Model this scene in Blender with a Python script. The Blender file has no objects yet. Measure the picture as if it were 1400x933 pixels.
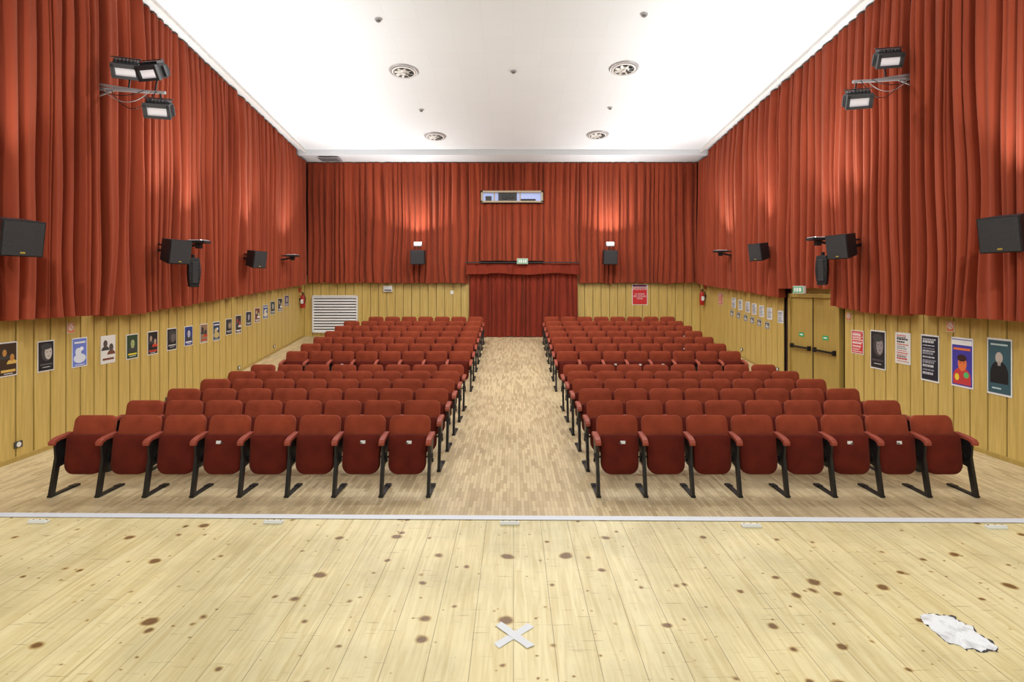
import bpy, math, random
from mathutils import Vector, Matrix, noise
random.seed(7)
F=740.0; EYE=2.33; CX=702.0; HY=395.0; STG=0.90
scene=bpy.context.scene
scene.view_settings.view_transform='Standard'
scene.view_settings.look='None'
scene.view_settings.exposure=0.0

# ---------------- materials ----------------
MC={}
def srgb(c):
    return tuple(((v/255.0)/12.92 if v/255.0<=0.04045 else (((v/255.0)+0.055)/1.055)**2.4) for v in c)
def base_mat(name,col,rough=0.6,metal=0.0,emis=None,es=0.0,sheen=0.0):
    if name in MC: return MC[name]
    m=bpy.data.materials.new(name); m.use_nodes=True
    b=m.node_tree.nodes['Principled BSDF']
    b.inputs['Base Color'].default_value=(*col,1); b.inputs['Roughness'].default_value=rough
    b.inputs['Metallic'].default_value=metal
    if sheen:
        b.inputs['Sheen Weight'].default_value=sheen; b.inputs['Sheen Tint'].default_value=(.95,.5,.35,1)
        b.inputs['Specular IOR Level'].default_value=.15
    if emis:
        b.inputs['Emission Color'].default_value=(*emis,1); b.inputs['Emission Strength'].default_value=es
    MC[name]=m; return m
def nodes(m): return m.node_tree.nodes,m.node_tree.links,m.node_tree.nodes['Principled BSDF']
def add_noise_color(m,c1,c2,scale=(1,1,1),nscale=5,detail=3,bump=0.0,p0=0.3,p1=0.7):
    n,l,b=nodes(m)
    tc=n.new('ShaderNodeTexCoord'); mp=n.new('ShaderNodeMapping'); mp.inputs['Scale'].default_value=scale
    nz=n.new('ShaderNodeTexNoise'); nz.inputs['Scale'].default_value=nscale; nz.inputs['Detail'].default_value=detail
    cr=n.new('ShaderNodeValToRGB'); cr.color_ramp.elements[0].position=p0; cr.color_ramp.elements[1].position=p1
    cr.color_ramp.elements[0].color=(*c1,1); cr.color_ramp.elements[1].color=(*c2,1)
    l.new(tc.outputs['Object'],mp.inputs[0]); l.new(mp.outputs[0],nz.inputs['Vector']); l.new(nz.outputs['Fac'],cr.inputs[0])
    l.new(cr.outputs[0],b.inputs['Base Color'])
    if bump:
        bp=n.new('ShaderNodeBump'); bp.inputs['Strength'].default_value=bump; bp.inputs['Distance'].default_value=0.01
        l.new(nz.outputs['Fac'],bp.inputs['Height']); l.new(bp.outputs[0],b.inputs['Normal'])
    return m
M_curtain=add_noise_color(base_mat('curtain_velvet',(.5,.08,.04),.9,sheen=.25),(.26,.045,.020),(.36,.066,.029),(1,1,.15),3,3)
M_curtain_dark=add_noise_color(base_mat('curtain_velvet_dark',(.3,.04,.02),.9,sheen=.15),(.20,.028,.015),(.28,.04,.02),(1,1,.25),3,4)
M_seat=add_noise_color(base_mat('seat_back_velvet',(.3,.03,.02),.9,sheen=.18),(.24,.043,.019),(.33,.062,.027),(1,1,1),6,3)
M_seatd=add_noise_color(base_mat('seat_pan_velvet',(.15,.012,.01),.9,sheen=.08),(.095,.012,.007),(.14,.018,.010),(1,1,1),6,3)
M_arm=base_mat('armrest_red',(.34,.065,.035),.6)
M_black=base_mat('black_metal',(.010,.010,.011),.45)
M_blackp=base_mat('black_plastic',(.014,.014,.016),.6)
M_grille=add_noise_color(base_mat('speaker_grille',(.035,.035,.038),.7),(.02,.02,.022),(.06,.06,.065),(1,1,1),220,1)
M_white=base_mat('white_paint',(.8,.8,.78),.5)
M_paper=base_mat('paper_white',(.82,.82,.8),.7)
M_grey=base_mat('grey_metal',(.42,.42,.43),.4,.3)
M_mgrey=base_mat('mid_grey',(.16,.16,.17),.6)
M_dgrey=base_mat('dark_grey',(.05,.05,.05),.6)
M_red=base_mat('extinguisher_red',(.45,.02,.015),.35)
M_green=base_mat('sign_green',(.01,.3,.09),.5,emis=(.02,.5,.15),es=.15)
M_lamp=base_mat('lamp_glow',(1,1,1),.4,emis=(1,.97,.95),es=18)
M_lens=base_mat('floodlight_glass',(.75,.73,.75),.25,emis=(1,.92,.96),es=.2)
M_pane=base_mat('booth_glass',(.30,.36,.6),.2,emis=(.50,.58,.95),es=.5)
M_orange=base_mat('sign_orange',(.75,.22,.05),.6)
M_rub=base_mat('dark_backing',(.04,.025,.012),.8)
M_wallp=base_mat('wall_behind_curtain',(.03,.010,.008),.9)
def C(r,g,b):
    return base_mat('ink_%d_%d_%d'%(r,g,b),srgb((r,g,b)),.6)

M_panel=base_mat('panel_wood',(.5,.33,.1),.45)
def wood_panel(m):
    n,l,b=nodes(m)
    tc=n.new('ShaderNodeTexCoord'); mp=n.new('ShaderNodeMapping'); mp.inputs['Scale'].default_value=(12,12,.6)
    nz=n.new('ShaderNodeTexNoise'); nz.inputs['Scale'].default_value=2.5; nz.inputs['Detail'].default_value=5
    cr=n.new('ShaderNodeValToRGB')
    cr.color_ramp.elements[0].position=.3; cr.color_ramp.elements[0].color=(.52,.36,.094,1)
    cr.color_ramp.elements[1].position=.72; cr.color_ramp.elements[1].color=(.68,.495,.155,1)
    l.new(tc.outputs['Object'],mp.inputs[0]); l.new(mp.outputs[0],nz.inputs['Vector']); l.new(nz.outputs['Fac'],cr.inputs[0])
    l.new(cr.outputs[0],b.inputs['Base Color'])
wood_panel(M_panel)
M_doorw=add_noise_color(base_mat('door_wood',(.4,.25,.08),.45),(.40,.27,.066),(.48,.335,.09),(8,8,.6),2.5,4)

M_parq=base_mat('parquet',(.6,.45,.28),.38)
def parquet(m):
    n,l,b=nodes(m)
    tc=n.new('ShaderNodeTexCoord'); mp=n.new('ShaderNodeMapping'); mp.inputs['Rotation'].default_value=(0,0,math.radians(90))
    br=n.new('ShaderNodeTexBrick'); br.inputs['Scale'].default_value=1
    br.inputs['Brick Width'].default_value=.27; br.inputs['Row Height'].default_value=.040; br.inputs['Mortar Size'].default_value=.0014
    br.inputs['Mortar Smooth'].default_value=.3; br.inputs['Bias'].default_value=-.25
    br.inputs['Color1'].default_value=(.74,.61,.375,1); br.inputs['Color2'].default_value=(.46,.345,.185,1); br.inputs['Mortar'].default_value=(.30,.215,.115,1)
    br.offset=.37; br.offset_frequency=2
    nz=n.new('ShaderNodeTexNoise'); nz.inputs['Scale'].default_value=1.0; nz.inputs['Detail'].default_value=4
    mx=n.new('ShaderNodeMix'); mx.data_type='RGBA'; mx.blend_type='MULTIPLY'; mx.inputs['Factor'].default_value=.6
    cr=n.new('ShaderNodeValToRGB'); cr.color_ramp.elements[0].position=.3; cr.color_ramp.elements[1].position=.65
    cr.color_ramp.elements[0].color=(.78,.77,.75,1); cr.color_ramp.elements[1].color=(1.08,1.08,1.06,1)
    l.new(tc.outputs['Object'],mp.inputs[0]); l.new(mp.outputs[0],br.inputs['Vector']); l.new(tc.outputs['Object'],nz.inputs['Vector'])
    l.new(nz.outputs['Fac'],cr.inputs[0]); l.new(br.outputs['Color'],mx.inputs[6]); l.new(cr.outputs[0],mx.inputs[7])
    l.new(mx.outputs[2],b.inputs['Base Color'])
parquet(M_parq)

M_pine=base_mat('pine_boards',(.75,.6,.32),.45)
def pine(m):
    n,l,b=nodes(m)
    tc=n.new('ShaderNodeTexCoord'); mp=n.new('ShaderNodeMapping'); mp.inputs['Rotation'].default_value=(0,0,math.radians(90))
    br=n.new('ShaderNodeTexBrick'); br.inputs['Scale'].default_value=1
    br.inputs['Brick Width'].default_value=14; br.inputs['Row Height'].default_value=.165; br.inputs['Mortar Size'].default_value=.0014
    br.inputs['Mortar Smooth'].default_value=.1
    br.inputs['Color1'].default_value=(.80,.705,.41,1); br.inputs['Color2'].default_value=(.75,.645,.35,1); br.inputs['Mortar'].default_value=(.32,.24,.11,1)
    br.offset=.43
    l.new(tc.outputs['Object'],mp.inputs[0]); l.new(mp.outputs[0],br.inputs['Vector'])
    mp2=n.new('ShaderNodeMapping'); mp2.inputs['Scale'].default_value=(16,1.0,1)
    nz=n.new('ShaderNodeTexNoise'); nz.inputs['Scale'].default_value=2.2; nz.inputs['Detail'].default_value=6; nz.inputs['Distortion'].default_value=1.2
    cr=n.new('ShaderNodeValToRGB'); cr.color_ramp.elements[0].position=.33; cr.color_ramp.elements[1].position=.6
    cr.color_ramp.elements[0].color=(.85,.78,.62,1); cr.color_ramp.elements[1].color=(1.04,1.04,1.04,1)
    l.new(tc.outputs['Object'],mp2.inputs[0]); l.new(mp2.outputs[0],nz.inputs['Vector']); l.new(nz.outputs['Fac'],cr.inputs[0])
    mx=n.new('ShaderNodeMix'); mx.data_type='RGBA'; mx.blend_type='MULTIPLY'; mx.inputs['Factor'].default_value=.8
    l.new(br.outputs['Color'],mx.inputs[6]); l.new(cr.outputs[0],mx.inputs[7])
    nz2=n.new('ShaderNodeTexNoise'); nz2.inputs['Scale'].default_value=1.6; nz2.inputs['Detail'].default_value=7; nz2.inputs['Roughness'].default_value=.6
    cr2=n.new('ShaderNodeValToRGB'); cr2.color_ramp.elements[0].position=.36; cr2.color_ramp.elements[1].position=.58
    cr2.color_ramp.elements[0].color=(.78,.78,.76,1); cr2.color_ramp.elements[1].color=(1,1,1,1)
    l.new(tc.outputs['Object'],nz2.inputs['Vector']); l.new(nz2.outputs['Fac'],cr2.inputs[0])
    mx2=n.new('ShaderNodeMix'); mx2.data_type='RGBA'; mx2.blend_type='MULTIPLY'; mx2.inputs['Factor'].default_value=1
    l.new(mx.outputs[2],mx2.inputs[6]); l.new(cr2.outputs[0],mx2.inputs[7])
    last=mx2.outputs[2]
    for sc,thr,off in ((4.0,.12,0.0),(5.6,.10,3.3),(9.5,.055,7.1)):
        mp3=n.new('ShaderNodeMapping'); mp3.inputs['Location'].default_value=(off,off*.7,0); mp3.inputs['Scale'].default_value=(.85,.9,1)
        nd=n.new('ShaderNodeTexNoise'); nd.inputs['Scale'].default_value=9
        mixv=n.new('ShaderNodeMix'); mixv.data_type='RGBA'; mixv.inputs['Factor'].default_value=.035
        vo=n.new('ShaderNodeTexVoronoi'); vo.voronoi_dimensions='2D'; vo.inputs['Scale'].default_value=sc
        l.new(tc.outputs['Object'],mp3.inputs[0]); l.new(tc.outputs['Object'],nd.inputs['Vector'])
        l.new(mp3.outputs[0],mixv.inputs[6]); l.new(nd.outputs['Color'],mixv.inputs[7]); l.new(mixv.outputs[2],vo.inputs['Vector'])
        sep=n.new('ShaderNodeSeparateColor'); l.new(vo.outputs['Color'],sep.inputs[0])
        rad=n.new('ShaderNodeMath'); rad.operation='MULTIPLY_ADD'; rad.inputs[1].default_value=thr*1.7; rad.inputs[2].default_value=-thr*.70
        l.new(sep.outputs[0],rad.inputs[0])
        sub=n.new('ShaderNodeMath'); sub.operation='SUBTRACT'; l.new(rad.outputs[0],sub.inputs[0]); l.new(vo.outputs['Distance'],sub.inputs[1])
        mr=n.new('ShaderNodeMapRange'); mr.inputs['From Min'].default_value=-.025; mr.inputs['From Max'].default_value=.03
        l.new(sub.outputs[0],mr.inputs['Value'])
        kr=n.new('ShaderNodeValToRGB'); kr.color_ramp.elements[0].color=(1,1,1,1); kr.color_ramp.elements[1].color=(.26,.16,.08,1)
        e=kr.color_ramp.elements.new(.42); e.color=(.80,.68,.50,1)
        l.new(mr.outputs[0],kr.inputs[0])
        mk=n.new('ShaderNodeMix'); mk.data_type='RGBA'; mk.blend_type='MULTIPLY'; mk.inputs['Factor'].default_value=1
        l.new(last,mk.inputs[6]); l.new(kr.outputs[0],mk.inputs[7]); last=mk.outputs[2]
    for ang,sx in ((.5,2),(-.9,2.5)):
        mp4=n.new('ShaderNodeMapping'); mp4.inputs['Rotation'].default_value=(0,0,ang); mp4.inputs['Scale'].default_value=(sx,34,1)
        n4=n.new('ShaderNodeTexNoise'); n4.inputs['Scale'].default_value=3; n4.inputs['Detail'].default_value=2
        c4=n.new('ShaderNodeValToRGB'); c4.color_ramp.elements[0].position=.69; c4.color_ramp.elements[1].position=.74
        c4.color_ramp.elements[0].color=(1,1,1,1); c4.color_ramp.elements[1].color=(.68,.64,.58,1)
        l.new(tc.outputs['Object'],mp4.inputs[0]); l.new(mp4.outputs[0],n4.inputs['Vector']); l.new(n4.outputs['Fac'],c4.inputs[0])
        mk=n.new('ShaderNodeMix'); mk.data_type='RGBA'; mk.blend_type='MULTIPLY'; mk.inputs['Factor'].default_value=1
        l.new(last,mk.inputs[6]); l.new(c4.outputs[0],mk.inputs[7]); last=mk.outputs[2]
    l.new(last,b.inputs['Base Color'])
pine(M_pine)
M_ceil=base_mat('ceiling_white',(.8,.8,.8),.8)
def ceilm(m):
    n,l,b=nodes(m)
    tc=n.new('ShaderNodeTexCoord')
    br=n.new('ShaderNodeTexBrick'); br.offset=0; br.inputs['Scale'].default_value=1
    br.inputs['Brick Width'].default_value=.6; br.inputs['Row Height'].default_value=.6; br.inputs['Mortar Size'].default_value=.004
    br.inputs['Color1'].default_value=(.74,.79,.83,1); br.inputs['Color2'].default_value=(.725,.775,.815,1); br.inputs['Mortar'].default_value=(.68,.725,.76,1)
    l.new(tc.outputs['Object'],br.inputs['Vector']); l.new(br.outputs['Color'],b.inputs['Base Color'])
ceilm(M_ceil)

# ---------------- mesh builder ----------------
class MB:
    def __init__(s): s.v=[];s.f=[];s.m=[];s.sm=[];s.mats=[]
    def mi(s,mat):
        if mat not in s.mats: s.mats.append(mat)
        return s.mats.index(mat)
    def add(s,vs,fs,mat,smooth=False,T=None):
        o=len(s.v); i=s.mi(mat)
        for p in vs:
            p=Vector(p)
            if T is not None: p=T@p
            s.v.append(tuple(p))
        for f in fs: s.f.append(tuple(a+o for a in f)); s.m.append(i); s.sm.append(smooth)
    def box(s,c,d,mat,T=None,R=None):
        x,y,z=d[0]/2,d[1]/2,d[2]/2
        vs=[Vector(p) for p in ((-x,-y,-z),(x,-y,-z),(x,y,-z),(-x,y,-z),(-x,-y,z),(x,-y,z),(x,y,z),(-x,y,z))]
        if R is not None: vs=[R@p for p in vs]
        vs=[p+Vector(c) for p in vs]
        s.add(vs,[(0,3,2,1),(4,5,6,7),(0,1,5,4),(1,2,6,5),(2,3,7,6),(3,0,4,7)],mat,False,T)
    def beam(s,a,b,w,h,mat,T=None):
        a=Vector(a);b=Vector(b);d=b-a;L=d.length
        q=d.to_track_quat('Y','Z').to_matrix()
        s.box((a+b)/2,(w,L,h),mat,T,q)
    def cyl(s,a,b,r1,r2,mat,n=16,T=None,smooth=True):
        a=Vector(a);b=Vector(b);q=(b-a).to_track_quat('Z','Y').to_matrix()
        vs=[]
        for k in range(n):
            t=2*math.pi*k/n; d=q@Vector((math.cos(t),math.sin(t),0))
            vs.append(a+d*r1); 
        for k in range(n):
            t=2*math.pi*k/n; d=q@Vector((math.cos(t),math.sin(t),0)); vs.append(b+d*r2)
        s.add(vs,[(k,(k+1)%n,n+(k+1)%n,n+k) for k in range(n)],mat,smooth,T)
        s.add(vs,[tuple(reversed(range(n))),tuple(range(n,2*n))],mat,False,T)
    def slab(s,w,h,rt,rb,t,mat,T,bulge=.012,matback=None):
        pts=[]
        def corner(cx,cz,r,a0):
            for k in range(6):
                a=a0+math.pi/2*k/5; pts.append((cx+r*math.cos(a),cz+r*math.sin(a)))
        corner(w/2-rt,h-rt,rt,0); corner(-w/2+rt,h-rt,rt,math.pi/2)
        corner(-w/2+rb,rb,rb,math.pi); corner(w/2-rb,rb,rb,1.5*math.pi)
        n=len(pts); layers=[(-t/2-bulge,.25),(-t/2-bulge*.8,.6),(-t/2,.93),(-t/2+.012,1.0),(t/2-.01,1.0),(t/2,.95),(t/2+.004,.5)]
        vs=[]
        for y,sc in layers:
            for (x,z) in pts:
                if sc>.9: 
                    ins=(1-sc)*.2; zz=h/2+(z-h/2)*(1-ins*2/h*.5*1.2); xx=x*(1-ins*2/w*.6)
                else: zz=h/2+(z-h/2)*sc; xx=x*sc
                vs.append((xx,y,zz))
        fs=[]
        for L in range(len(layers)-1):
            for k in range(n):
                fs.append((L*n+k,L*n+(k+1)%n,(L+1)*n+(k+1)%n,(L+1)*n+k))
        fs.append(tuple(range(n-1,-1,-1))); fs.append(tuple(range((len(layers)-1)*n,len(layers)*n)))
        s.add(vs,fs,mat,True,T)
    def disc(s,c,r,mat,T=None,n=20,sz=1.0):
        vs=[(c[0]+r*math.cos(2*math.pi*k/n),c[1],c[2]+r*sz*math.sin(2*math.pi*k/n)) for k in range(n)]
        s.add(vs,[tuple(range(n))],mat,False,T)
    def obj(s,name,T=None,bev=0):
        me=bpy.data.meshes.new(name); me.from_pydata(s.v,[],s.f)
        for m in s.mats: me.materials.append(m)
        me.polygons.foreach_set('material_index',s.m); me.polygons.foreach_set('use_smooth',s.sm); me.update()
        o=bpy.data.objects.new(name,me); bpy.context.collection.objects.link(o)
        if T is not None: o.matrix_world=T
        if bev:
            b=o.modifiers.new('bevel','BEVEL'); b.width=bev; b.segments=2; b.limit_method='ANGLE'
        return o
def tr(x,y,z): return Matrix.Translation((x,y,z))
def rot(a,ax): return Matrix.Rotation(math.radians(a),4,ax)

# ---------------- room geometry functions ----------------
YB=18.4
def wl(y): return -6.72-max(0,y-7)*(.40/11.4)
def wr(y): return 6.68-max(0,y-7)*(.32/11.4)
def fl(y): return 0.0 if y<11.6 else (y-11.6)*.105
def cb(y): return 1.92 if y<9.5 else 1.92+(y-9.5)*.0705
CS=.0905
def cz(y): return EYE+6.0-CS*y
YS=17.25

b=MB(); ys=[2.5,7,11.6,14,YB+.1]
for i in range(len(ys)-1):
    y0,y1=ys[i],ys[i+1]
    b.add([(-7.4,y0,fl(y0)),(7.0,y0,fl(y0)),(7.0,y1,fl(y1)),(-7.4,y1,fl(y1))],[(0,1,2,3)],M_parq)
b.obj('floor')
def edgeY(x): return 3.39-x*.0135
b=MB()
b.add([(-6.6,-4,STG),(6.6,-4,STG),(6.6,edgeY(6.6),STG),(-6.6,edgeY(-6.6),STG),(6.6,edgeY(6.6),0),(-6.6,edgeY(-6.6),0)],[(0,1,2,3),(3,2,4,5)],M_pine)
b.obj('stage_floor')
b=MB()
b.add([(-6.6,edgeY(-6.6)-.05,STG+.004),(6.6,edgeY(6.6)-.05,STG+.004),(6.6,edgeY(6.6)+.012,STG+.004),(-6.6,edgeY(-6.6)+.012,STG+.004),
       (6.6,edgeY(6.6)+.012,STG-.03),(-6.6,edgeY(-6.6)+.012,STG-.03)],[(0,1,2,3),(3,2,4,5)],base_mat('edge_strip_white',(.66,.69,.74),.5))
b.obj('stage_edge_strip')
b=MB()
y0,y1=-4,YS
b.add([(-7.4,y0,cz(y0)),(7.2,y0,cz(y0)),(7.2,y1,cz(y1)),(-7.4,y1,cz(y1))],[(0,3,2,1)],M_ceil)
zs=cz(YS)-.17
b.add([(-7.4,YS,cz(YS)),(7.2,YS,cz(YS)),(7.2,YS,zs),(-7.4,YS,zs),(-7.4,YS+.12,zs),(7.2,YS+.12,zs),(7.2,YS+.12,zs+.08),(-7.4,YS+.12,zs+.08),(7.2,YB+.1,zs-.02),(-7.4,YB+.1,zs-.02)],
  [(0,3,2,1),(3,4,5,2),(4,7,6,5),(7,9,8,6)],M_ceil)
b.obj('ceiling')
b=MB(); ys=[1.5,7,12,YB+.1]
for i in range(3):
    y0,y1=ys[i],ys[i+1]
    b.add([(wl(y0)-.04,y0,-.02),(wl(y1)-.04,y1,-.02),(wl(y1)-.04,y1,8.3),(wl(y0)-.04,y0,8.3)],[(0,1,2,3)],M_wallp)
b.obj('wall_left')
b=MB()
for i in range(3):
    y0,y1=ys[i],ys[i+1]
    b.add([(wr(y0)+.04,y0,-.02),(wr(y1)+.04,y1,-.02),(wr(y1)+.04,y1,8.3),(wr(y0)+.04,y0,8.3)],[(3,2,1,0)],M_wallp)
b.obj('wall_right')
b=MB(); b.add([(-7.4,YB+.04,0),(7.2,YB+.04,0),(7.2,YB+.04,7),(-7.4,YB+.04,7)],[(0,1,2,3)],M_wallp); b.obj('wall_back')

def paneling(name,side):
    b=MB(); w=.285; y=1.6
    W=wl if side<0 else wr
    while y<YB-.02:
        y1=min(y+w,YB-.005)
        if side>0 and y1>10.75 and y<12.75: y=y1; continue
        g=.010; a=y+g; c=y1-g
        x0=W(a); x1=W(c); t=.02*(-side)
        top=max(cb(y)+.12,0)
        vs=[(x0,a,fl(a)),(x1,c,fl(c)),(x1,c,top),(x0,a,top),(x0+t,a+.004,fl(a)),(x1+t,c-.004,fl(c)),(x1+t,c-.004,top),(x0+t,a+.004,top)]
        fs=[(4,5,6,7),(0,4,7,3),(5,1,2,6),(3,7,6,2)]
        b.add(vs,fs,M_panel); 
        b.add([(W(y)-side*.002,y,fl(y)),(W(y1)-side*.002,y1,fl(y1)),(W(y1)-side*.002,y1,top),(W(y)-side*.002,y,top)],[(0,1,2,3)],M_rub)
        y=y1
    return b.obj(name)
paneling('wood_paneling_left',-1); paneling('wood_paneling_right',1)
b=MB(); x=wl(YB)+.02; xe=wr(YB)-.02; n=48; w=(xe-x)/n
for i in range(n):
    a=x+i*w; 
    b.box((a+w/2,YB-.005,(fl(YB)+2.8)/2+.0),(w-.016,.025,2.8-fl(YB)),M_panel)
b.box(((x+xe)/2,YB+.02,1.75),(xe-x,.02,2.1),M_rub)
b.obj('wood_paneling_back')
for side,nm in ((-1,'baseboard_left'),(1,'baseboard_right')):
    W=wl if side<0 else wr; b=MB()
    ys=[1.6,7,10.75] if side>0 else [1.6,7,11.6,YB-.03]
    segs=[(ys[i],ys[i+1]) for i in range(len(ys)-1)]
    if side>0: segs+= [(12.75,YB-.03)]
    for y0,y1 in segs:
        o=-side*.034; o2=-side*.02
        vs=[(W(y0)+o,y0,fl(y0)),(W(y1)+o,y1,fl(y1)),(W(y1)+o,y1,fl(y1)+.06),(W(y0)+o,y0,fl(y0)+.06),(W(y1)+o2,y1,fl(y1)+.065),(W(y0)+o2,y0,fl(y0)+.065)]
        b.add(vs,[(0,1,2,3),(3,2,4,5)],M_doorw)
    b.obj(nm)

# ---------------- curtains ----------------
def curtain(name,p0,p1,nrm,ztop,zbot,wv=.22,amp=.06,seed=0,mat=M_curtain,rows=18,hem=.02,off=None):
    # pleats: rounded ridges towards the room, deep valleys, running straight down; some pleats sit far back
    p0=Vector(p0);p1=Vector(p1);d=p1-p0;L=d.length;d.normalize();nrm=Vector(nrm).normalized()
    rr=random.Random(seed*13+1)
    ed=[0.0]
    while ed[-1]<L: ed.append(ed[-1]+wv*rr.choice((.55,.75,.9,1.05,1.3,1.6)))
    k_=L/ed[-1]; ed=[e*k_ for e in ed]
    ns=16; cols=[]
    for k in range(len(ed)-1):
        w=ed[k+1]-ed[k]; hh=amp*(.60+.5*w/wv)*rr.uniform(.65,1.2); sk=rr.uniform(.33,.67); base=rr.uniform(-.03,.03); sub=rr.uniform(.0,.30)
        for q in range(ns):
            s=q/ns
            cols.append((ed[k]+w*s,s,hh,sk,base,sub,k))
    cols.append((L,0,hh,.5,0,0,k)); nc=len(cols)-1
    vs=[];fs=[]
    for i,(u,s,hh,sk,base,sub,k) in enumerate(cols):
        t=u/L; zt=ztop(t); zb=zbot(t)
        g=s**(math.log(.5)/math.log(sk)) if s>0 else 0
        prof=math.sin(math.pi*g)**.95 if 0<g<1 else 0
        prof+=sub*math.sin(2*math.pi*g*1.5)*math.sin(math.pi*g)
        big=noise.noise(Vector((u*1.7,seed*2.3,0)))
        for j in range(rows+1):
            v=j/rows; z=zt+(zb-zt)*v
            A=hh*(.35+.65*min(1,v*5))*(1+.45*noise.noise(Vector((k*3.7,z*.45,seed))))
            o=A*(prof-.55)+.055*big*min(1,v*4)+base*v*noise.noise(Vector((k*1.1,z*.3,seed+4)))*2+.035*noise.noise(Vector((u*.7,z*.25,seed+5)))*min(1,v*3)
            o=max(-.15,min(.20,o))
            if off: o+=off(t,v)
            zz=z+(hem*noise.noise(Vector((u*2.5,seed,1))) if j==rows else 0)
            lat=.45*wv*noise.noise(Vector((u*1.6,z*.5,seed+7)))*v
            if i in (0,nc): lat=0
            q=p0+d*(u+lat)+nrm*o
            vs.append((q.x,q.y,zz))
    R=rows+1
    for i in range(nc):
        for j in range(rows): fs.append((i*R+j,(i+1)*R+j,(i+1)*R+j+1,i*R+j+1))
    b=MB(); b.add(vs,fs,mat,True)
    return b.obj(name)
OFF=.20
def side_curtain(name,side,y0,y1,wv,amp,seed,drop=0,extra=0):
    W=wl if side<0 else wr
    p0=(W(y0)-side*(OFF+extra),y0,0); p1=(W(y1)-side*(OFF+extra),y1,0)
    def zb(t):
        y=y0+(y1-y0)*t
        if side>0 and 10.9<y<12.65: return 2.335
        return cb(y)+drop
    curtain(name,p0,p1,(-side,0,0),lambda t:cz(y0+(y1-y0)*t)-.04,zb,wv,amp,seed)
side_curtain('curtain_left_front',-1,1.6,8.50,.27,.21,1,.0,.05)
side_curtain('curtain_left',-1,8.68,17.2,.25,.20,2,-.03)
side_curtain('curtain_right_front',1,1.6,8.68,.27,.21,4,.0,.05)
side_curtain('curtain_right',1,8.84,17.2,.25,.20,5,-.03)
def sc2(name,side,seed):
    W=wl if side<0 else wr; y0,y1=17.16,YB-.30
    curtain(name,(W(y0)-side*OFF,y0,0),(W(y1)-side*OFF,y1,0),(-side,0,0),lambda t:6.57,lambda t:cb(y0+(y1-y0)*t)-.03,.22,.14,seed)
sc2('curtain_left_rear',-1,11); sc2('curtain_right_rear',1,12)
YC=YB-.18
def bx(px,D=YC): return (px-CX)*D/F
def bz(py,D=YC): return EYE+(HY-py)*D/F
T0=6.57
zb=bz(387)
curtain('curtain_back_left',(wl(YB)+.15,YC,0),(bx(640),YC,0),(0,-1,0),lambda t:T0,lambda t:zb,.23,.17,21,hem=.04)
curtain('curtain_back_right',(bx(792),YC,0),(wr(YB)-.15,YC,0),(0,-1,0),lambda t:T0,lambda t:zb,.23,.17,22,hem=.04)
curtain('curtain_back_inner_left',(bx(640.5),YC,0),(bx(657),YC,0),(0,-1,0),lambda t:T0,lambda t:bz(362),.2,.12,23)
curtain('curtain_back_inner_right',(bx(743),YC,0),(bx(791.5),YC,0),(0,-1,0),lambda t:T0,lambda t:bz(362),.2,.13,24)
curtain('curtain_above_window',(bx(657),YC,0),(bx(743),YC,0),(0,-1,0),lambda t:T0,lambda t:bz(261),.2,.11,25,rows=6,hem=0)
curtain('curtain_below_window',(bx(657),YC-.03,0),(bx(743),YC-.03,0),(0,-1,0),lambda t:bz(279),lambda t:bz(357),.18,.11,26,rows=10,off=lambda t,v:.03*v)
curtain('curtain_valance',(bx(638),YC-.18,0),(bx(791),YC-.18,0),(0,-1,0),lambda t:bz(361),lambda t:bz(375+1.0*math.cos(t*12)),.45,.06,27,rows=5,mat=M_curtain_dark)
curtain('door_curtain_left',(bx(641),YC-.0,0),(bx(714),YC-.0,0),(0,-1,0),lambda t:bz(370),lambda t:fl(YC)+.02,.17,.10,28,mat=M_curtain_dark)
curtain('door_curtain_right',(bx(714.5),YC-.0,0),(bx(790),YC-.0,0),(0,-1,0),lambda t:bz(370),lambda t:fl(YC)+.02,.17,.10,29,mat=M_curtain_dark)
b=MB(); b.box((bx(714.5),YC-.24,bz(359.5)),(154/40.6,.05,.035),M_black); b.obj('curtain_rail')
b=MB(); x0,x1,z0,z1=bx(658),bx(742),bz(278),bz(262); yc=YC-.10
fr=base_mat('window_frame_wood',(.50,.41,.27),.5)
for (cx,czz,dx,dz) in (((x0+x1)/2,z1-.03,x1-x0,.06),((x0+x1)/2,z0+.03,x1-x0,.05),(x0+.03,(z0+z1)/2,.06,z1-z0),(x1-.03,(z0+z1)/2,.06,z1-z0)):
    b.box((cx,yc,czz),(dx,.14,dz),fr)
b.box(((x0+x1)/2,yc+.06,(z0+z1)/2),(x1-x0-.02,.02,z1-z0-.02),M_pane)
b.box((bx(694),yc+.01,(z0+z1)/2-.0),(.62,.06,.28),M_dgrey)
b.cyl((bx(690),yc-.05,(z0+z1)/2),(bx(690),yc+.02,(z0+z1)/2),.09,.10,M_black)
b.cyl((bx(699),yc-.05,(z0+z1)/2),(bx(699),yc+.02,(z0+z1)/2),.07,.08,M_black)
b.box((bx(668),yc+.02,(z0+z1)/2-.05),(.2,.05,.15),M_dgrey)
b.box((bx(722),yc+.02,(z0+z1)/2-.1),(.5,.05,.06),M_blackp)
for px in (676,711): b.box((bx(px),yc+.02,(z0+z1)/2),(.04,.08,z1-z0-.1),fr)
b.obj('window_1')
b=MB(); b.box((bx(714),YC-.32,bz(358)),(.36,.05,.18),M_white); b.box((bx(714),YC-.348,bz(358)),(.33,.008,.15),M_green)
for o_,w_ in ((-.11,.05),(-.04,.06),(.035,.05),(.11,.07)): b.box((bx(714)+o_,YC-.354,bz(358)),(w_,.006,.11),M_white)
b.obj('exit_sign')

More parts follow.
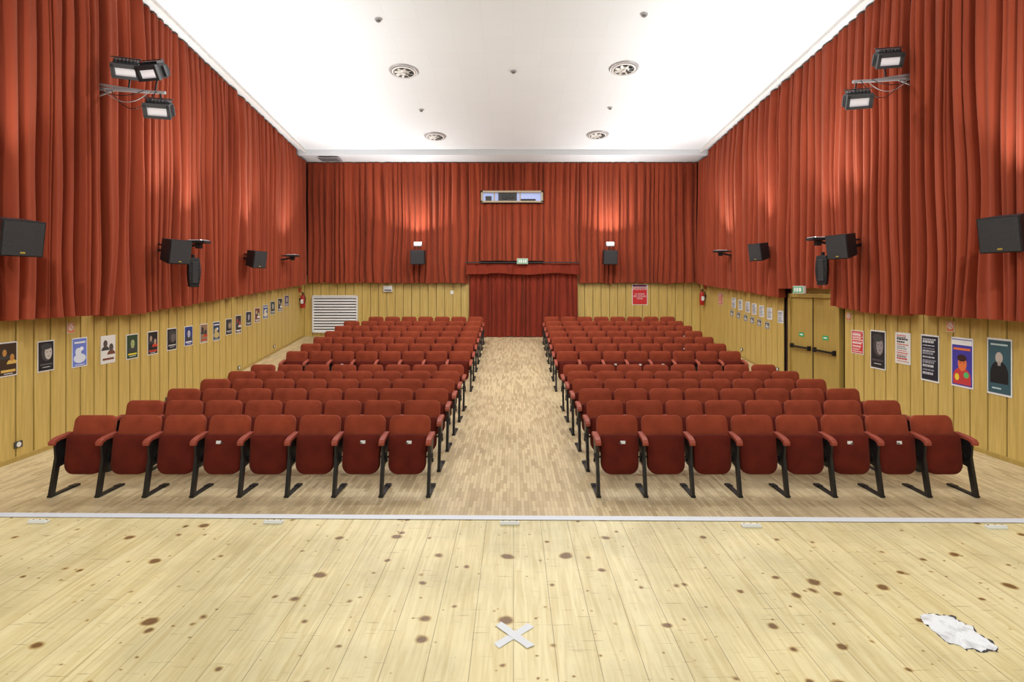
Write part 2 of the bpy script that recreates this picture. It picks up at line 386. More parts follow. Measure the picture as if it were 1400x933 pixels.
# ---------------- ceiling fixtures ----------------
CA=math.degrees(math.atan(-CS))
def ceil_at(px,py):
    D=740*6.0/((HY-py)+F*CS); return ((px-CX)*D/F,D,cz(D))
def vent(px,py,r=.31):
    p=ceil_at(px,py); b=MB()
    b.cyl((0,0,-.03),(0,0,-.002),r,r+.02,M_grey,32)
    b.cyl((0,0,-.034),(0,0,-.031),r*.88,r*.88,M_dgrey,32)
    for k,(ra,zz) in enumerate(((.255,-.045),(.12,-.07))):
        n=28; vs=[]; fs=[]
        for i in range(n):
            t=2*math.pi*i/n; c,s=math.cos(t),math.sin(t)
            vs+= [(c*ra*r/.30,s*ra*r/.30,-.036),(c*(ra-.035)*r/.3,s*(ra-.035)*r/.3,zz)]
        for i in range(n):
            j=(i+1)%n; fs.append((2*i,2*j,2*j+1,2*i+1))
        b.add(vs,fs,M_white,True)
    for k in range(8):
        R=Matrix.Rotation(k*math.pi/4+.3,3,'Z')@Matrix.Rotation(.5,3,'X')
        b.box(R@Vector((.13,0,-.0))+Vector((0,0,-.05)),(.15,.055,.006),M_white,None,R)
    b.cyl((0,0,-.08),(0,0,-.03),.04,.05,M_white,16)
    b.obj('ceiling_vent',tr(*p)@rot(CA,'X'))
for q in ((552,97),(853,93)): vent(*q)
for q in ((595,186),(817,184)): vent(*q)
def smoke(px,py):
    p=ceil_at(px,py); b=MB(); b.cyl((0,0,-.03),(0,0,-.001),.060,.065,M_grey,20); b.cyl((0,0,-.055),(0,0,-.03),.030,.040,M_mgrey,16)
    b.obj('smoke_detector',tr(*p)@rot(CA,'X'))
for q in ((517,26),(881,19),(702,97),(576,150),(834,147)): smoke(*q)
b=MB(); b.box((-6.05,17.80,zs-.012),(.66,.50,.02),M_grey)
for k in range(9): b.box((-6.05,17.60+k*.05,zs-.027),(.58,.028,.012),M_mgrey)
b.obj('ceiling_air_grille')
for side,nm in ((-1,'trim_1'),(1,'trim_2')):
    W=wl if side<0 else wr; b=MB()
    for y0,y1 in ((1.6,7),(7,YS)):
        A=-side*.46;B=-side*.40
        vs=[(W(y)+o,y,cz(y)-dz) for y in (y0,y1) for (o,dz) in ((A,.0),(A,.085),(B,.085),(B,0))]
        b.add(vs,[(0,1,5,4),(1,2,6,5),(2,3,7,6)],M_white)
    b.obj(nm)

# ---------------- speakers ----------------
def speaker(px,py,side,size=(.42,.34,.46),yaw=25,pitch=12,off=.55,name='wall_speaker'):
    W=wl if side<0 else wr
    D=8
    for _ in range(6): D=F*abs(W(D)-side*off)/abs(px-CX)
    x=(px-CX)*D/F; z=EYE+(HY-py)*D/F
    w,d,h=size; b=MB()
    T=rot(pitch,'X')
    fw,bw=w/2,w/2*.62; hh=h/2
    vs=[(-fw,-d/2,-hh),(fw,-d/2,-hh),(fw,-d/2,hh),(-fw,-d/2,hh),(-bw,d/2,-hh*.9),(bw,d/2,-hh*.9),(bw,d/2,hh*.9),(-bw,d/2,hh*.9)]
    b.add(vs,[(0,1,2,3),(5,4,7,6),(1,5,6,2),(4,0,3,7),(3,2,6,7),(4,5,1,0)],M_blackp,False,T)
    b.box((0,-d/2-.008,0),(w-.03,.016,h-.03),M_grille,T)
    b.box((.0,-d/2-.018,-hh+.05),(.05,.004,.02),base_mat('badge',(.5,.35,.05),.4),T)
    b.box((0,d/2+.03,0),(.10,.06,.22),M_black,T)
    R=Matrix.Rotation(math.radians(yaw),4,'Z')
    Tw=tr(x,D,z)@R
    inv=Tw.inverted()
    wp=inv@Vector((W(D)-side*.03,D+.15,z+.05))
    b.beam((0,d/2+.04,.0),tuple(wp),.05,.05,M_black)
    b.beam((0,d/2+.04,.1),tuple(wp+Vector((0,0,.12))),.03,.03,M_black)
    b.obj(name,Tw,.006); return (x,D,z)
sp=[]
sp.append(speaker(22,323,-1,(.42,.40,.44),62,12,off=.60))
sp.append(speaker(238,343,-1,(.40,.38,.44),64,10,off=.60))
sp.append(speaker(349,354,-1,(.38,.34,.42),66,10,off=.56))
sp.append(speaker(1376,318,1,(.42,.40,.44),-62,12,off=.60))
sp.append(speaker(1153,336,1,(.40,.38,.44),-64,10,off=.60))
sp.append(speaker(1039,344,1,(.38,.34,.42),-66,10,off=.56))
def back_speaker(px):
    b=MB(); D=17.75; x=(px-CX)*D/F; z=EYE+(HY-352)*D/F
    T=rot(6,'X')
    b.box((0,0,0),(.46,.28,.46),M_blackp,T); b.box((0,-.148,0),(.43,.016,.43),M_grille,T)
    b.beam((0,.12,.05),(0,.30,.09),.06,.06,M_black)
    b.obj('wall_speaker',tr(x,D,z),.008)
    c=MB(); 
    c.box((0,0,.0),(.26,.12,.12),M_grey); c.box((0,-.005,.065),(.23,.10,.012),M_lamp); c.box((0,-.064,.02),(.22,.012,.06),M_lamp)
    c.beam((0,.06,0),(0,.24,-.02),.03,.03,M_black); c.box((0,0,-.11),(.03,.03,.12),M_black)
    c.obj('uplight_flood',tr(x,D+.0,z+.42))
    return x,D,z+.42
ups=[back_speaker(571.5),back_speaker(834)]
def wall_uplight(px,py,side,off=.45,s=1.0):
    W=wl if side<0 else wr; D=10
    for _ in range(6): D=F*abs(W(D)-side*off)/abs(px-CX)
    x=(px-CX)*D/F; z=EYE+(HY-py)*D/F; b=MB()
    b.box((0,0,0),(.34*s,.26*s,.05),M_blackp); b.box((0,0,.03),(.30*s,.22*s,.01),M_lens)
    b.box((-side*.0,0,-.07),(.10,.10,.12),M_black)
    b.beam((0,0,-.05),(side*(off-.02),.0,-.16),.045,.045,M_black)
    b.beam((0,0,-.0),(side*(off-.02),.0,.0),.03,.03,M_black)
    b.obj('wall_uplight',tr(x,D,z),.004); return (x,D,z)
wu=[wall_uplight(272,331,-1,.6),wall_uplight(400,350,-1,.56),wall_uplight(1118,327,1,.6),wall_uplight(985,344,1,.56)]
def lower_speaker(px,py,side):
    W=wl if side<0 else wr; D=10; off=.52
    for _ in range(6): D=F*abs(W(D)-side*off)/abs(px-CX)
    x=(px-CX)*D/F; z=EYE+(HY-py)*D/F; b=MB()
    n=10
    for k in range(n-1):
        a0=-.28+.56*k/(n-1); a1=-.28+.56*(k+1)/(n-1)
        y0=-.04*math.cos(a0*4.2); y1=-.04*math.cos(a1*4.2)
        b.beam((0,y0,a0),(0,y1,a1+.004),.20*math.cos(a0*2.6)+.02,.13,M_blackp)
    b.box((0,-.10,0),(.10,.02,.42),M_grille)
    b.box((0,0,.30),(.05,.08,.12),M_black)
    b.beam((0,.02,.2),(side*.38,.05,.30),.035,.035,M_black)
    b.obj('column_speaker',tr(x,D,z)@rot(-side*48,'Z'),.01)
lower_speaker(264,373,-1); lower_speaker(1125,370,1)

# ---------------- stage floodlights ----------------
def flood(b,T):
    prof=[(-.13,-.10),(-.13,.09),(-.06,.12),(.04,.12),(.10,.08),(.12,0),(.10,-.07),(.03,-.10)]
    k=len(prof); vs=[]
    for xx in (-.17,.17):
        for (yy,zz) in prof: vs.append((xx,yy,zz))
    b.add(vs,[tuple(range(k)),tuple(range(2*k-1,k-1,-1))]+[(a_,(a_+1)%k,k+(a_+1)%k,k+a_) for a_ in range(k)],M_blackp,False,T)
    for j in range(7): b.box((-.15+.05*j,.0,.135),(.010,.16,.04),M_black,T)
    for (cx,cz_,dx,dz) in ((0,.075,.37,.065),(0,-.10,.37,.04),(-.165,-.005,.045,.19),(.165,-.005,.045,.19)):
        b.box((cx,-.155,cz_),(dx,.06,dz),M_black,T)
    b.box((0,-.134,-.01),(.33,.008,.16),M_lens,T)
    b.box((-.195,0,0),(.012,.05,.16),M_black,T); b.box((.195,0,0),(.012,.05,.16),M_black,T)
    b.box((0,0,.17),(.40,.05,.012),M_black,T)
def rig(side,D,wallpx,pz,ends,lamps,name='stage_light_rig'):
    b=MB(); W=wl if side<0 else wr
    P=lambda px,py,dd=0: Vector(((px-CX)*(D+dd)/F,D+dd,EYE+(HY-py)*(D+dd)/F))
    wallp=Vector((W(D)-side*.02,D+.02,P(wallpx,pz).z))
    e=P(*ends)
    b.cyl(wallp,e,.025,.025,M_grey,10)
    b.cyl(wallp+Vector((0,0,-.18)),e*.35+wallp*.65,.015,.015,M_grey,8)
    b.cyl(wallp+Vector((0,.02,.09)),e*.8+wallp*.2,.018,.018,M_grey,8)
    b.box(wallp+Vector((0,0,-.05)),(.04,.14,.35),M_black)
    for (px,py,yaw,pitch,dx) in lamps:
        c=P(px,py)
        T=Matrix.Translation(c)@rot(yaw,'Z')@rot(pitch,'X')
        flood(b,T)
        tt=max(0.02,min(.98,(c.x-wallp.x)/(e.x-wallp.x)))
        q=wallp.lerp(e,tt); sgn=1 if c.z<q.z else -1
        b.cyl(c+Vector((0,.05,.1*sgn)),q,.014,.014,M_black,8)
    for k in range(3):
        a=wallp.lerp(e,.1+.1*k); cc=wallp.lerp(e,.75+.08*k); prev=a
        for i in range(1,15):
            t=i/14; q=a.lerp(cc,t)+Vector((0,-.05,-(.10+.10*k)*4*t*(1-t)))
            b.cyl(prev,q,.006,.006,M_grey if k==1 else M_black,6); prev=q
    b.obj(name)
rig(-1,8.59,132,120,(226,127),[(175,95,20,30,0),(212,98,-10,28,0),(219,150,15,24,0)])
rig(1,8.76,1262,106,(1166,112),[(1212,81,-12,28,0),(1171,137,-15,24,0)])

# ---------------- theatre seats ----------------
SW=.527
def seat_row(n,side,seed):
    rnd=random.Random(seed); b=MB()
    X=lambda i: side*(i*SW)
    for i in range(n):
        cx=side*(i+.5)*SW
        j=rnd.uniform(-1.2,1.2)
        Tb=tr(cx,.27,.475)@rot(-13+j,'X')
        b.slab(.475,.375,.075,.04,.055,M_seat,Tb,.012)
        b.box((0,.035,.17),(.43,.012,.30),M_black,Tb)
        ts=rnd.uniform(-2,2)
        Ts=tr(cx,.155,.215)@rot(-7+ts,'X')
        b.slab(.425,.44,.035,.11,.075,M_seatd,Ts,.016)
        b.cyl((cx-SW/2+.02,.19,.40),(cx+SW/2-.02,.19,.40),.012,.012,M_black,8)
        if rnd.random()<.28:
            b.box((rnd.uniform(-.05,.05),-.0585,.36),(.055,.004,.035),M_paper,Ts)
            b.box((0.0,-.0605,.352),(.03,.003,.012),M_dgrey,Ts)
    for i in range(n+1):
        x=X(i)
        b.beam((x,.0,.012),(x,.36,.012),.05,.022,M_black)
        b.beam((x,.30,.018),(x,.40,.012),.065,.02,M_black)
        b.beam((x,.03,.015),(x,.155,.60),.035,.06,M_black)
        vs=[]
        prof=[(.09,.30),(.23,.32),(.34,.56),(.33,.615),(.10,.60),(.07,.56)]
        for xx in (x-.012,x+.012):
            for (yy,zz) in prof: vs.append((xx,yy,zz))
        k=len(prof); fs=[tuple(range(k)),tuple(range(2*k-1,k-1,-1))]+[(a_,(a_+1)%k,k+(a_+1)%k,k+a_) for a_ in range(k)]
        b.add(vs,fs,M_black)
        b.cyl((x-.03,.17,.42),(x+.03,.17,.42),.032,.032,M_black,12)
        b.cyl((x-.03,.20,.36),(x+.03,.20,.36),.022,.022,M_black,10)
        hw=.031; prof=[(.02,.575),(.015,.605),(.04,.635),(.12,.652),(.30,.662),(.345,.650),(.345,.625),(.12,.615),(.06,.60),(.045,.57)]
        vs=[]; k=len(prof)
        for xx,ins in ((x-hw,.005),(x-hw+.006,0),(x+hw-.006,0),(x+hw,.005)):
            for (yy,zz) in prof: vs.append((xx,yy+(ins if yy<.1 else -ins),zz-(ins if zz>.62 else 0)))
        fs=[tuple(range(k)),tuple(range(4*k-1,3*k-1,-1))]
        for L in range(3): fs+=[(L*k+a_,L*k+(a_+1)%k,(L+1)*k+(a_+1)%k,(L+1)*k+a_) for a_ in range(k)]
        b.add(vs,fs,M_arm)
    return b
rowsD=[6.02+.85*i for i in range(6)]+[12.0+.83*i for i in range(7)]
for r,D in enumerate(rowsD):
    for side in (-1,1):
        n=7 if (side<0 and r==12) else 8
        b=seat_row(n,side,r*2+side+50)
        slope=math.degrees(math.atan(.105)) if D>11.6 else 0
        b.obj('theater_seat_row',tr(side*.95,D,fl(D)+.001)@rot(slope,'X'))

# ---------------- wall items ----------------
def wall_T(side,D,z,out=.026):
    W=wl if side<0 else wr
    d=Vector((W(D+.5)-W(D-.5),1,0)).normalized()
    up=Vector((0,0,1))
    xax = d if side<0 else -d
    yax=up.cross(xax)
    inward=-yax
    if inward.x*(-side)<0: yax=-yax; inward=-yax
    M=Matrix((xax,yax,up)).transposed().to_4x4()
    p=Vector((W(D),D,z))+inward*out
    return Matrix.Translation(p)@M
def onwall(side,px):
    W=wl if side<0 else wr; D=8
    for _ in range(8): D=F*(abs(W(D))-.03)/abs(px-CX)
    return D
def make_poster(T,w,h,bg,fg,acc,style,rnd,name='poster'):
    b=MB(); b.box((0,0,0),(w,.004,h),M_paper)
    iw,ih=w*.90,h*.93
    b.box((0,-.003,0),(iw,.003,ih),bg)
    y=-.0052
    def ell(cx,cz_,rx,rz,mat,dy=0,n=18,a0=0,a1=2*math.pi):
        vs=[(cx+rx*math.cos(a0+(a1-a0)*k/n),y-dy,cz_+rz*math.sin(a0+(a1-a0)*k/n)) for k in range(n+1)]
        b.add(vs,[tuple(range(n+1))],mat)
    def figure(cx,cz_,s_,skin,cloth):
        ell(cx,cz_-s_*1.45,s_*1.25,s_*1.0,cloth,0,14,0,math.pi)
        b.add([(cx-s_*.3,y-.0003,cz_-s_*.8),(cx+s_*.3,y-.0003,cz_-s_*.8),(cx+s_*.28,y-.0003,cz_-s_*.3),(cx-s_*.28,y-.0003,cz_-s_*.3)],[(0,1,2,3)],skin)
        ell(cx,cz_+s_*.08,s_*.68,s_*.86,M_dgrey,.0002)
        ell(cx+s_*.05,cz_-s_*.04,s_*.52,s_*.72,skin,.0006)
        for ex in (-.2,.26): ell(cx+s_*ex,cz_+s_*.05,s_*.10,s_*.05,M_dgrey,.0010,8)
        ell(cx+s_*.04,cz_-s_*.38,s_*.16,s_*.05,M_arm,.0010,8)
        b.add([(cx+s_*.03,y-.001,cz_+s_*.02),(cx+s_*.10,y-.001,cz_-s_*.18),(cx+s_*.0,y-.001,cz_-s_*.18)],[(0,1,2)],cloth)
    if style==0:
        figure(0,h*.12,w*.32,fg,M_dgrey if bg!=C(22,22,25) else fg)
        b.box((0,y-.001,-h*.30),(iw*.8,.002,h*.06),acc)
        b.box((0,y-.001,-h*.38),(iw*.6,.002,h*.02),M_paper)
    elif style==1:
        figure(-w*.20,h*.20,w*.21,fg,M_dgrey); figure(w*.20,h*.05,w*.22,fg,acc)
        b.box((0,y-.001,-h*.34),(iw*.85,.002,h*.07),acc)
        b.box((0,y-.001,-h*.42),(iw*.5,.002,h*.02),M_paper)
    elif style==2:
        zc=h*.40
        while zc>-h*.42:
            hh=h*rnd.choice((.02,.03,.05))
            xx=-iw*.42; end=iw*rnd.uniform(.1,.42)
            m_=rnd.choice((fg,fg,acc))
            while xx<end:
                ww=iw*rnd.uniform(.06,.2); b.box((xx+ww/2,y,zc),(ww,.002,hh),m_); xx+=ww+iw*.03
            zc-=hh+h*rnd.uniform(.02,.05)
    elif style==3:
        ell(0,-h*.2,w*.40,h*.16,fg); ell(-w*.1,h*.02,w*.2,h*.14,fg,.0003); ell(w*.12,h*.12,w*.13,h*.07,acc,.0006)
        b.box((0,y-.001,h*.34),(iw*.8,.002,h*.06),M_paper); b.box((0,y-.001,-h*.42),(iw*.7,.002,h*.02),M_paper)
    elif style==4:
        ell(0,-h*.12,w*.36,h*.22,fg,0,20,0,math.pi); b.box((0,y,-h*.20),(w*.72,.001,h*.18),fg)
        ell(0,h*.16,w*.15,h*.10,C(190,180,170),.0008); b.box((0,y-.0006,h*.06),(w*.12,.001,h*.08),C(170,160,150))
        b.box((0,y-.001,h*.39),(iw*.75,.002,h*.03),acc); b.box((-w*.1,y-.001,-h*.38),(iw*.4,.002,h*.025),acc)
    elif style==5:
        b.box((0,y,h*.40),(iw,.001,h*.10),M_paper); b.box((0,y-.001,h*.27),(iw*.85,.002,h*.045),acc)
        ell(0,-h*.30,w*.40,h*.20,fg,0,18,0,math.pi); b.box((0,y,-h*.37),(w*.80,.001,h*.14),fg)
        ell(w*.02,-h*.02,w*.20,h*.15,acc,.0006); ell(0,h*.09,w*.22,h*.07,C(60,30,30),.0008)
        for ex in (-.07,.10): ell(w*ex,0,w*.03,h*.012,M_dgrey,.001,8)
        ell(w*.2,-h*.24,w*.12,h*.06,C(90,190,110),.001); ell(-w*.22,-h*.3,w*.1,h*.07,C(240,210,60),.001)
    elif style==6: # half-lit face filling the upper sheet
        ell(w*.05,h*.10,w*.34,h*.27,C(70,66,66),.0002); ell(w*.13,h*.10,w*.22,h*.22,fg,.0005)
        for ex in (.04,.24): ell(w*ex,h*.13,w*.05,h*.012,M_dgrey,.001,8)
        ell(w*.14,-h*.01,w*.07,h*.010,M_dgrey,.001,8); ell(0,h*.31,w*.34,h*.10,M_dgrey,.0008)
        b.box((0,y-.001,-h*.27),(iw*.8,.002,h*.05),acc); b.box((0,y-.001,-h*.36),(iw*.5,.002,h*.015),M_paper)
    return b.obj(name,T)
rnd=random.Random(3)
L=[(11,468,515,27,C(60,40,20),C(200,140,60),C(220,180,90),1),(63,466,508,24,C(25,25,28),C(200,190,180),C(90,90,90),6),
(109,462,502,22,C(110,130,210),C(225,230,240),C(240,240,250),3),(148,459,497,21,C(230,228,222),C(90,80,75),C(120,70,50),1),
(181,457,491,17,C(40,70,40),C(170,180,120),C(230,210,60),0),(209,453,485,15,C(35,30,30),C(180,150,130),C(200,60,40),1),
(235,449,479,14,C(22,22,25),C(110,100,95),C(200,200,200),6),(258,446,473,12,C(40,60,130),C(190,190,200),C(240,240,240),0),
(279,443,469,11,C(150,120,90),C(50,40,40),C(190,60,40),1),(296,440,466,10,C(40,60,90),C(200,180,120),C(230,230,230),3),
(313,436,458,9,C(30,30,30),C(170,150,130),C(220,220,220),6),(326,431,456,8.5,C(50,40,40),C(190,60,50),C(230,220,220),1),
(340,426,446,8,C(20,25,45),C(180,180,190),C(210,210,210),0),(352,421,441,7.5,C(120,60,40),C(220,200,160),C(230,230,230),1),
(363,417,436,7,C(60,90,140),C(220,210,190),C(230,230,230),3),(373,412,430,6.5,C(50,70,60),C(200,200,190),C(230,230,230),0),
(383,408,426,6.5,C(30,30,40),C(190,180,160),C(230,230,230),1),(392,404,419,6,C(90,70,110),C(210,200,190),C(230,230,230),0)]
for (px,ya,yb,wp,bg,fg,ac,st) in L:
    D=onwall(-1,px); s=F/D; h=(yb-ya)/s; z=EYE+(HY-(ya+yb)/2)/s; w=wp/(F*6.8/D/D)
    make_poster(wall_T(-1,D,z),w,h,bg,fg,ac,st,rnd)
Rr=[(1172,452,484,16,C(205,50,45),C(240,220,215),C(250,250,250),2),(1200,452,505,20,C(35,33,36),C(150,140,140),C(80,70,75),6),
(1234,455,498,20,C(225,225,222),C(40,40,45),C(200,70,60),2),(1271,458,522,24,C(30,32,45),C(200,200,205),C(150,150,160),2),
(1315,462,530,29,C(70,60,165),C(200,60,60),C(230,120,60),5),(1366,463,541,33,C(55,90,100),C(15,20,25),C(190,210,210),4)]
for (px,ya,yb,wp,bg,fg,ac,st) in Rr:
    D=onwall(1,px); s=F/D; h=(yb-ya)/s; z=EYE+(HY-(ya+yb)/2)/s; w=wp/(F*6.6/D/D)
    make_poster(wall_T(1,D,z),w,h,bg,fg,ac,st,rnd)
for k,px in enumerate((985,1003,1012,1022,1031,1041,1052,1067)):
    D=onwall(1,px); s=F/D; yy=409+ (px-985)*.30
    z=EYE+(HY-yy)/s
    if k==0: make_poster(wall_T(1,D,z),.30,.36,C(200,60,50),C(235,200,190),C(240,240,240),2,rnd)
    else:
        make_poster(wall_T(1,D,z-.0),.26,.30,C(225,228,232),C(120,120,130),C(60,60,70),2,rnd,'notice_sheet')
        if k in (1,2,3,4,5,6): make_poster(wall_T(1,D+.12,z-.30),.22,.18,C(60,60,70),C(200,200,200),C(150,140,120),3,rnd,'photo_print')
def text(body,size,mat,T,name,parent):
    cu=bpy.data.curves.new(name,'FONT'); cu.body=body; cu.size=size; cu.align_x='CENTER'; cu.align_y='CENTER'; cu.extrude=.001
    cu.materials.append(mat); o=bpy.data.objects.new(name,cu); bpy.context.collection.objects.link(o)
    o.parent=parent; o.matrix_local=T@rot(90,'X'); return o
Tb=tr(bx(874.5,YB),YB-.025,bz(403,YB))
b=MB(); w,h=.53,.70
b.box((0,0,0),(w,.004,h),M_paper); b.box((0,-.003,-.045),(w*.92,.003,h*.82),C(205,45,45))
b.box((0,-.003,.30),(w*.88,.003,.06),C(120,30,90))
po=b.obj('poster',Tb)
text('SPLENDOR',.10,M_paper,tr(0,-.007,.19),'title_text',po)
text('LA SCENA\nDEL FUTURO\nOGGI',.075,M_paper,tr(0,-.007,-.06),'body_text',po)
b=MB(); b.box((bx(531,YB),YB-.05,bz(395,YB)),(.30,.06,.20),M_white); b.box((bx(531,YB),YB-.083,bz(397,YB)),(.24,.01,.04),M_dgrey); b.obj('wall_control_box')
b=MB(); b.box((bx(618,YB),YB-.03,bz(400,YB)),(.10,.02,.12),M_white); b.obj('light_switch')
b=MB(); x0,x1,z0,z1=bx(429,YB),bx(489,YB),bz(454,YB),bz(405,YB); yy=YB-.05
b.box(((x0+x1)/2,yy+.008,(z0+z1)/2),(x1-x0,.01,z1-z0),M_dgrey)
for (a_,c_,d_,e_) in (((x0+x1)/2,z1,x1-x0,.05),((x0+x1)/2,z0,x1-x0,.05),(x0,(z0+z1)/2,.05,z1-z0),(x1,(z0+z1)/2,.05,z1-z0)):
    b.box((a_,yy-.02,c_),(d_,.05,e_),M_white)
ns=13
for k in range(ns):
    zz=z0+(z1-z0)*(k+.5)/ns
    b.box(((x0+x1)/2,yy-.015,zz),(x1-x0-.03,.012,.062),M_white,None,Matrix.Rotation(math.radians(-28),3,'X'))
b.obj('louvre_vent_grille')
def extinguisher(x,y,z,side):
    b=MB(); n=18; prof=[(.0,-.24),(.07,-.24),(.08,-.22),(.08,.12),(.065,.17),(.03,.20),(.025,.23)]
    vs=[];fs=[]
    for r,zz in prof:
        for k in range(n): t=2*math.pi*k/n; vs.append((max(r,.001)*math.cos(t),max(r,.001)*math.sin(t),zz))
    for Lr in range(len(prof)-1):
        for k in range(n): fs.append((Lr*n+k,Lr*n+(k+1)%n,(Lr+1)*n+(k+1)%n,(Lr+1)*n+k))
    b.add(vs,fs,M_red,True); b.box((0,-.02,.25),(.05,.10,.04),M_black); b.box((0,-.05,.29),(.03,.12,.015),M_black)
    prev=Vector((0.02,-.05,.25))
    for i in range(1,12):
        t=i/11; q=Vector((.02+.09*math.sin(t*3.0),-.05-.02*t,.25-.38*t)); b.cyl(prev,q,.011,.011,M_black,8); prev=q
    b.box((0,-.082,-.02),(.09,.006,.14),M_paper)
    b.box((side*.08,0,.05),(.06,.06,.06),M_black)
    b.box((side*.10,0,.36),(.01,.18,.16),M_red)
    b.obj('fire_extinguisher',tr(x,y,z))
extinguisher(wl(17.9)+.14,17.9,EYE-.40,-1); extinguisher(wr(17.9)-.14,17.9,EYE-.30,1)
for side,px,py in ((-1,97,449),(1,1299,447),(1,1160,433)):
    D=onwall(side,px); T=wall_T(side,D,EYE+(HY-py)*D/F); b=MB()
    b.box((0,0,0),(.14,.004,.15),M_paper); b.box((0,-.003,0),(.125,.003,.135),M_orange); b.disc((0,-.005,.01),.05,M_paper); b.disc((0,-.006,.01),.036,M_orange); b.disc((0,-.007,.01),.030,M_paper); b.box((0,-.008,.01),(.07,.001,.012),M_orange,None,Matrix.Rotation(.7,3,'Y')); b.obj('no_smoking_sign',T)
for side,px,py in ((-1,25,608),(-1,229,546),(-1,327,503),(-1,375,474),(1,1063,505),(1,1014,478)):
    D=onwall(side,px); T=wall_T(side,D,EYE+(HY-py)*D/F,.03); b=MB()
    b.box((0,0,0),(.12,.012,.085),M_dgrey); b.cyl((0,-.006,0),(0,-.012,0),.035,.033,M_white,18); b.obj('wall_socket',T)

b=MB(); D0,D1=10.80,12.70
Dm=(D0+D1)/2; T=wall_T(1,Dm,0,0); hw=(D1-D0)/2
H=2.14
for sx in (-1,1): b.box((sx*(hw-.04),-.03,H/2+.02),(.09,.10,H),M_doorw)
b.box((0,-.03,H+.04),(2*hw,.10,.09),M_doorw)
b.box((0,.0,H/2),(2*hw-.1,.02,H),M_doorw)
for sx in (-1,1):
    b.box((sx*(hw-.06)/2,-.02,H/2+.02),(hw-.11,.045,H-.06),M_doorw)
    b.box((sx*(hw-.06)/2,-.10,1.02),(hw-.22,.03,.04),M_black)
    b.box((sx*(hw-.06)/2-(hw-.2)/2+.03,-.07,1.02),(.05,.08,.10),M_black)
    b.box((sx*(hw-.06)/2+(hw-.2)/2-.03,-.07,1.02),(.05,.08,.10),M_black)
    b.box((sx*(hw-.06)/2,-.045,1.30),(.20,.004,.09),M_green)
    b.box((sx*(hw-.06)/2,-.048,1.30),(.12,.004,.03),M_white)
b.box((0,-.046,H/2+.02),(.012,.01,H-.06),M_rub)
b.obj('door_1',T)
b=MB(); b.box((0,0,0),(.40,.06,.16),M_white); b.box((0,-.032,0),(.37,.006,.13),M_green)
for o_,w_ in ((-.11,.06),(-.02,.07),(.09,.10)): b.box((o_,-.036,0),(w_,.004,.09),M_white)
b.obj('exit_sign',wall_T(1,11.55,2.31,.46))
b=MB(); b.box((0,0,0),(2*hw,.02,.30),M_panel); b.obj('trim_3',wall_T(1,Dm,H+.24,.0))

# ---------------- stage items ----------------
def onstage(px,py):
    D=(EYE-STG)*F/(py-HY); return ((px-CX)*D/F,D)
for px,py in ((53,715),(374,715.5),(697,717),(1027,720.5),(1362,722.5)):
    x,D=onstage(px,py); b=MB()
    b.box((0,0,.006),(.115,.034,.012),M_white)
    b.box((0,-.010,.016),(.105,.010,.010),M_white)
    for sx in (-.04,0,.04): b.cyl((sx,.006,.010),(sx,.006,.0165),.007,.006,M_dgrey,10)
    b.obj('stage_floor_bracket',tr(x,D,STG+.001)@rot(-.8,'Z'),.002)
x,D=onstage(703,869.5); b=MB()
def tape(b,ang,Ln,w,z):
    n=8; vs=[];fs=[]
    for i in range(n+1):
        t=-Ln/2+Ln*i/n
        e=.004*math.sin(i*2.7+ang)
        for sgn in (-1,1):
            xx=t+(e*sgn if i in(0,n) else 0); yy=sgn*w/2*(1+.05*math.sin(i*1.9+ang))
            vs.append((xx*math.cos(ang)-yy*math.sin(ang),xx*math.sin(ang)+yy*math.cos(ang),z+.0006*math.sin(i)))
    for i in range(n): fs.append((2*i,2*i+2,2*i+3,2*i+1))
    b.add(vs,fs,base_mat('cloth_tape',(.72,.74,.76),.6))
tape(b,math.radians(43),.195,.036,.0022); tape(b,math.radians(-48),.20,.036,.0036)
b.obj('tape_cross',tr(x,D,STG))
x,D=onstage(1310,865); b=MB()
out=[(1258,843),(1272,840),(1284,843),(1296,842),(1306,846),(1312,851),(1322,855),(1330,858),(1336,866),(1345,873),(1356,880),(1364,886),(1360,891),(1350,889),(1342,892),(1330,888),(1320,889),(1312,882),(1300,880),(1290,876),(1284,868),(1276,864),(1270,857),(1263,852)]
rb=random.Random(5)
dense=[]
for i in range(len(out)):
    a_=out[i]; c_=out[(i+1)%len(out)]
    for k in range(3): dense.append((a_[0]+(c_[0]-a_[0])*k/3,a_[1]+(c_[1]-a_[1])*k/3))
def ring(jit,grow,dx):
    r=[]
    for (px,py) in dense:
        xx,dd=onstage(px+rb.uniform(-jit,jit)+dx,py+rb.uniform(-jit,jit)*.6)
        r.append(((xx-x)*grow,(dd-D)*grow))
    return r
def blob(pts,z,mat,crumple=0):
    n=len(pts); vs=[];fs=[]
    for f_ in (1,.8,.55,.3):
        for i,p in enumerate(pts):
            zz=z+(crumple*rb.random() if f_<1 else 0)
            vs.append((p[0]*f_,p[1]*f_,zz))
    for L_ in range(3):
        for i in range(n): fs.append((L_*n+i,L_*n+(i+1)%n,(L_+1)*n+(i+1)%n,(L_+1)*n+i))
    fs.append(tuple(range(3*n,4*n)))
    b.add(vs,fs,mat)
blob(ring(2.4,1.04,1),.0010,M_dgrey); blob(ring(1.8,1.0,-.5),.0022,add_noise_color(base_mat('torn_tape',(.8,.8,.78),.6),(.60,.61,.61),(.84,.86,.88),(1,1,1),16,5,.3,.35,.5),.003)
b.obj('torn_floor_tape',tr(x,D,STG))

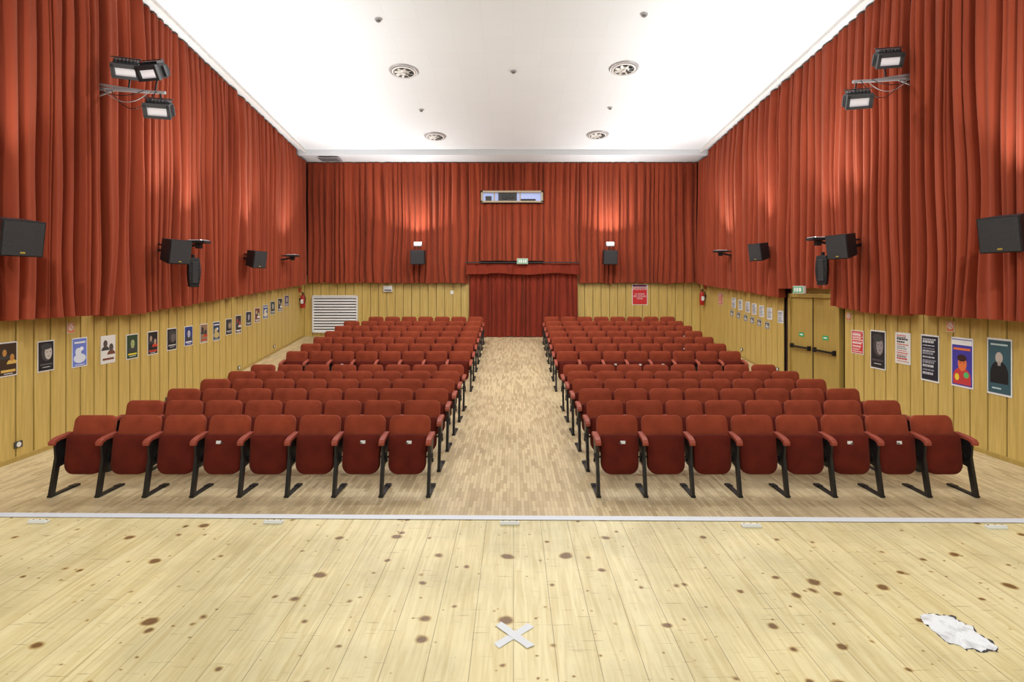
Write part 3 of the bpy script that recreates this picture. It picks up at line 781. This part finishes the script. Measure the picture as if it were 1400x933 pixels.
# ---------------- lights ----------------
def area(name,loc,rx,ry,e,size,col=(1,.98,.95),spread=180):
    l=bpy.data.lights.new(name,'AREA'); l.energy=e; l.size=size; l.color=col; l.spread=math.radians(spread)
    o=bpy.data.objects.new(name,l); o.location=loc; o.rotation_euler=(math.radians(rx),math.radians(ry),0); bpy.context.collection.objects.link(o)
for i,(x,y,z) in enumerate(ups): area('uplight_lamp',(x,y-.10,z+.12),198,0,55,.3,spread=150)
for i,(x,y,z) in enumerate(wu): area('uplight_lamp',(x,y,z+.08),180,26 if x<0 else -26,62,.3,spread=105)
for i,(x,y,z) in enumerate(sp):
    area('uplight_lamp',(x,y,z+.42),180,26 if x<0 else -26,48,.3,spread=105)
def spot(loc,e,ang=150,col=(1,.99,.97),r=.06,rx=0,rz=0):
    l=bpy.data.lights.new('fill_spot','SPOT'); l.energy=e; l.spot_size=math.radians(ang); l.spot_blend=.5; l.shadow_soft_size=r; l.color=col
    o=bpy.data.objects.new('fill_spot',l); o.location=loc; o.rotation_euler=(math.radians(rx),0,math.radians(rz)); bpy.context.collection.objects.link(o)
for q in ((517,26),(881,19),(702,97),(576,150),(834,147)):
    p=ceil_at(*q); spot((p[0],p[1],p[2]-.16),290,170)
spot((-2.5,1.0,6.8),400,140,rx=10); spot((2.5,1.0,6.8),400,140,rx=10)  # unseen fill spots added over the stage to brighten the front
# added unseen spots, grazing the side curtains to shade their folds
spot((-4.6,1.6,6.4),420,90,rx=75,rz=6); spot((4.6,1.6,6.4),420,90,rx=75,rz=-6)
w=bpy.data.worlds.new('World'); scene.world=w; w.use_nodes=True
w.node_tree.nodes['Background'].inputs[0].default_value=(.95,1,1,1); w.node_tree.nodes['Background'].inputs[1].default_value=.75

# ---------------- camera ----------------
cam=bpy.data.cameras.new('camera'); cam.sensor_width=36; cam.lens=F/1400*36
cam.shift_y=-(466.5-HY)/1400; cam.shift_x=-(CX-700)/1400; cam.clip_start=.05
co=bpy.data.objects.new('camera',cam); co.location=(0,0,EYE); co.rotation_euler=(math.radians(90),0,0)
bpy.context.collection.objects.link(co); scene.camera=co
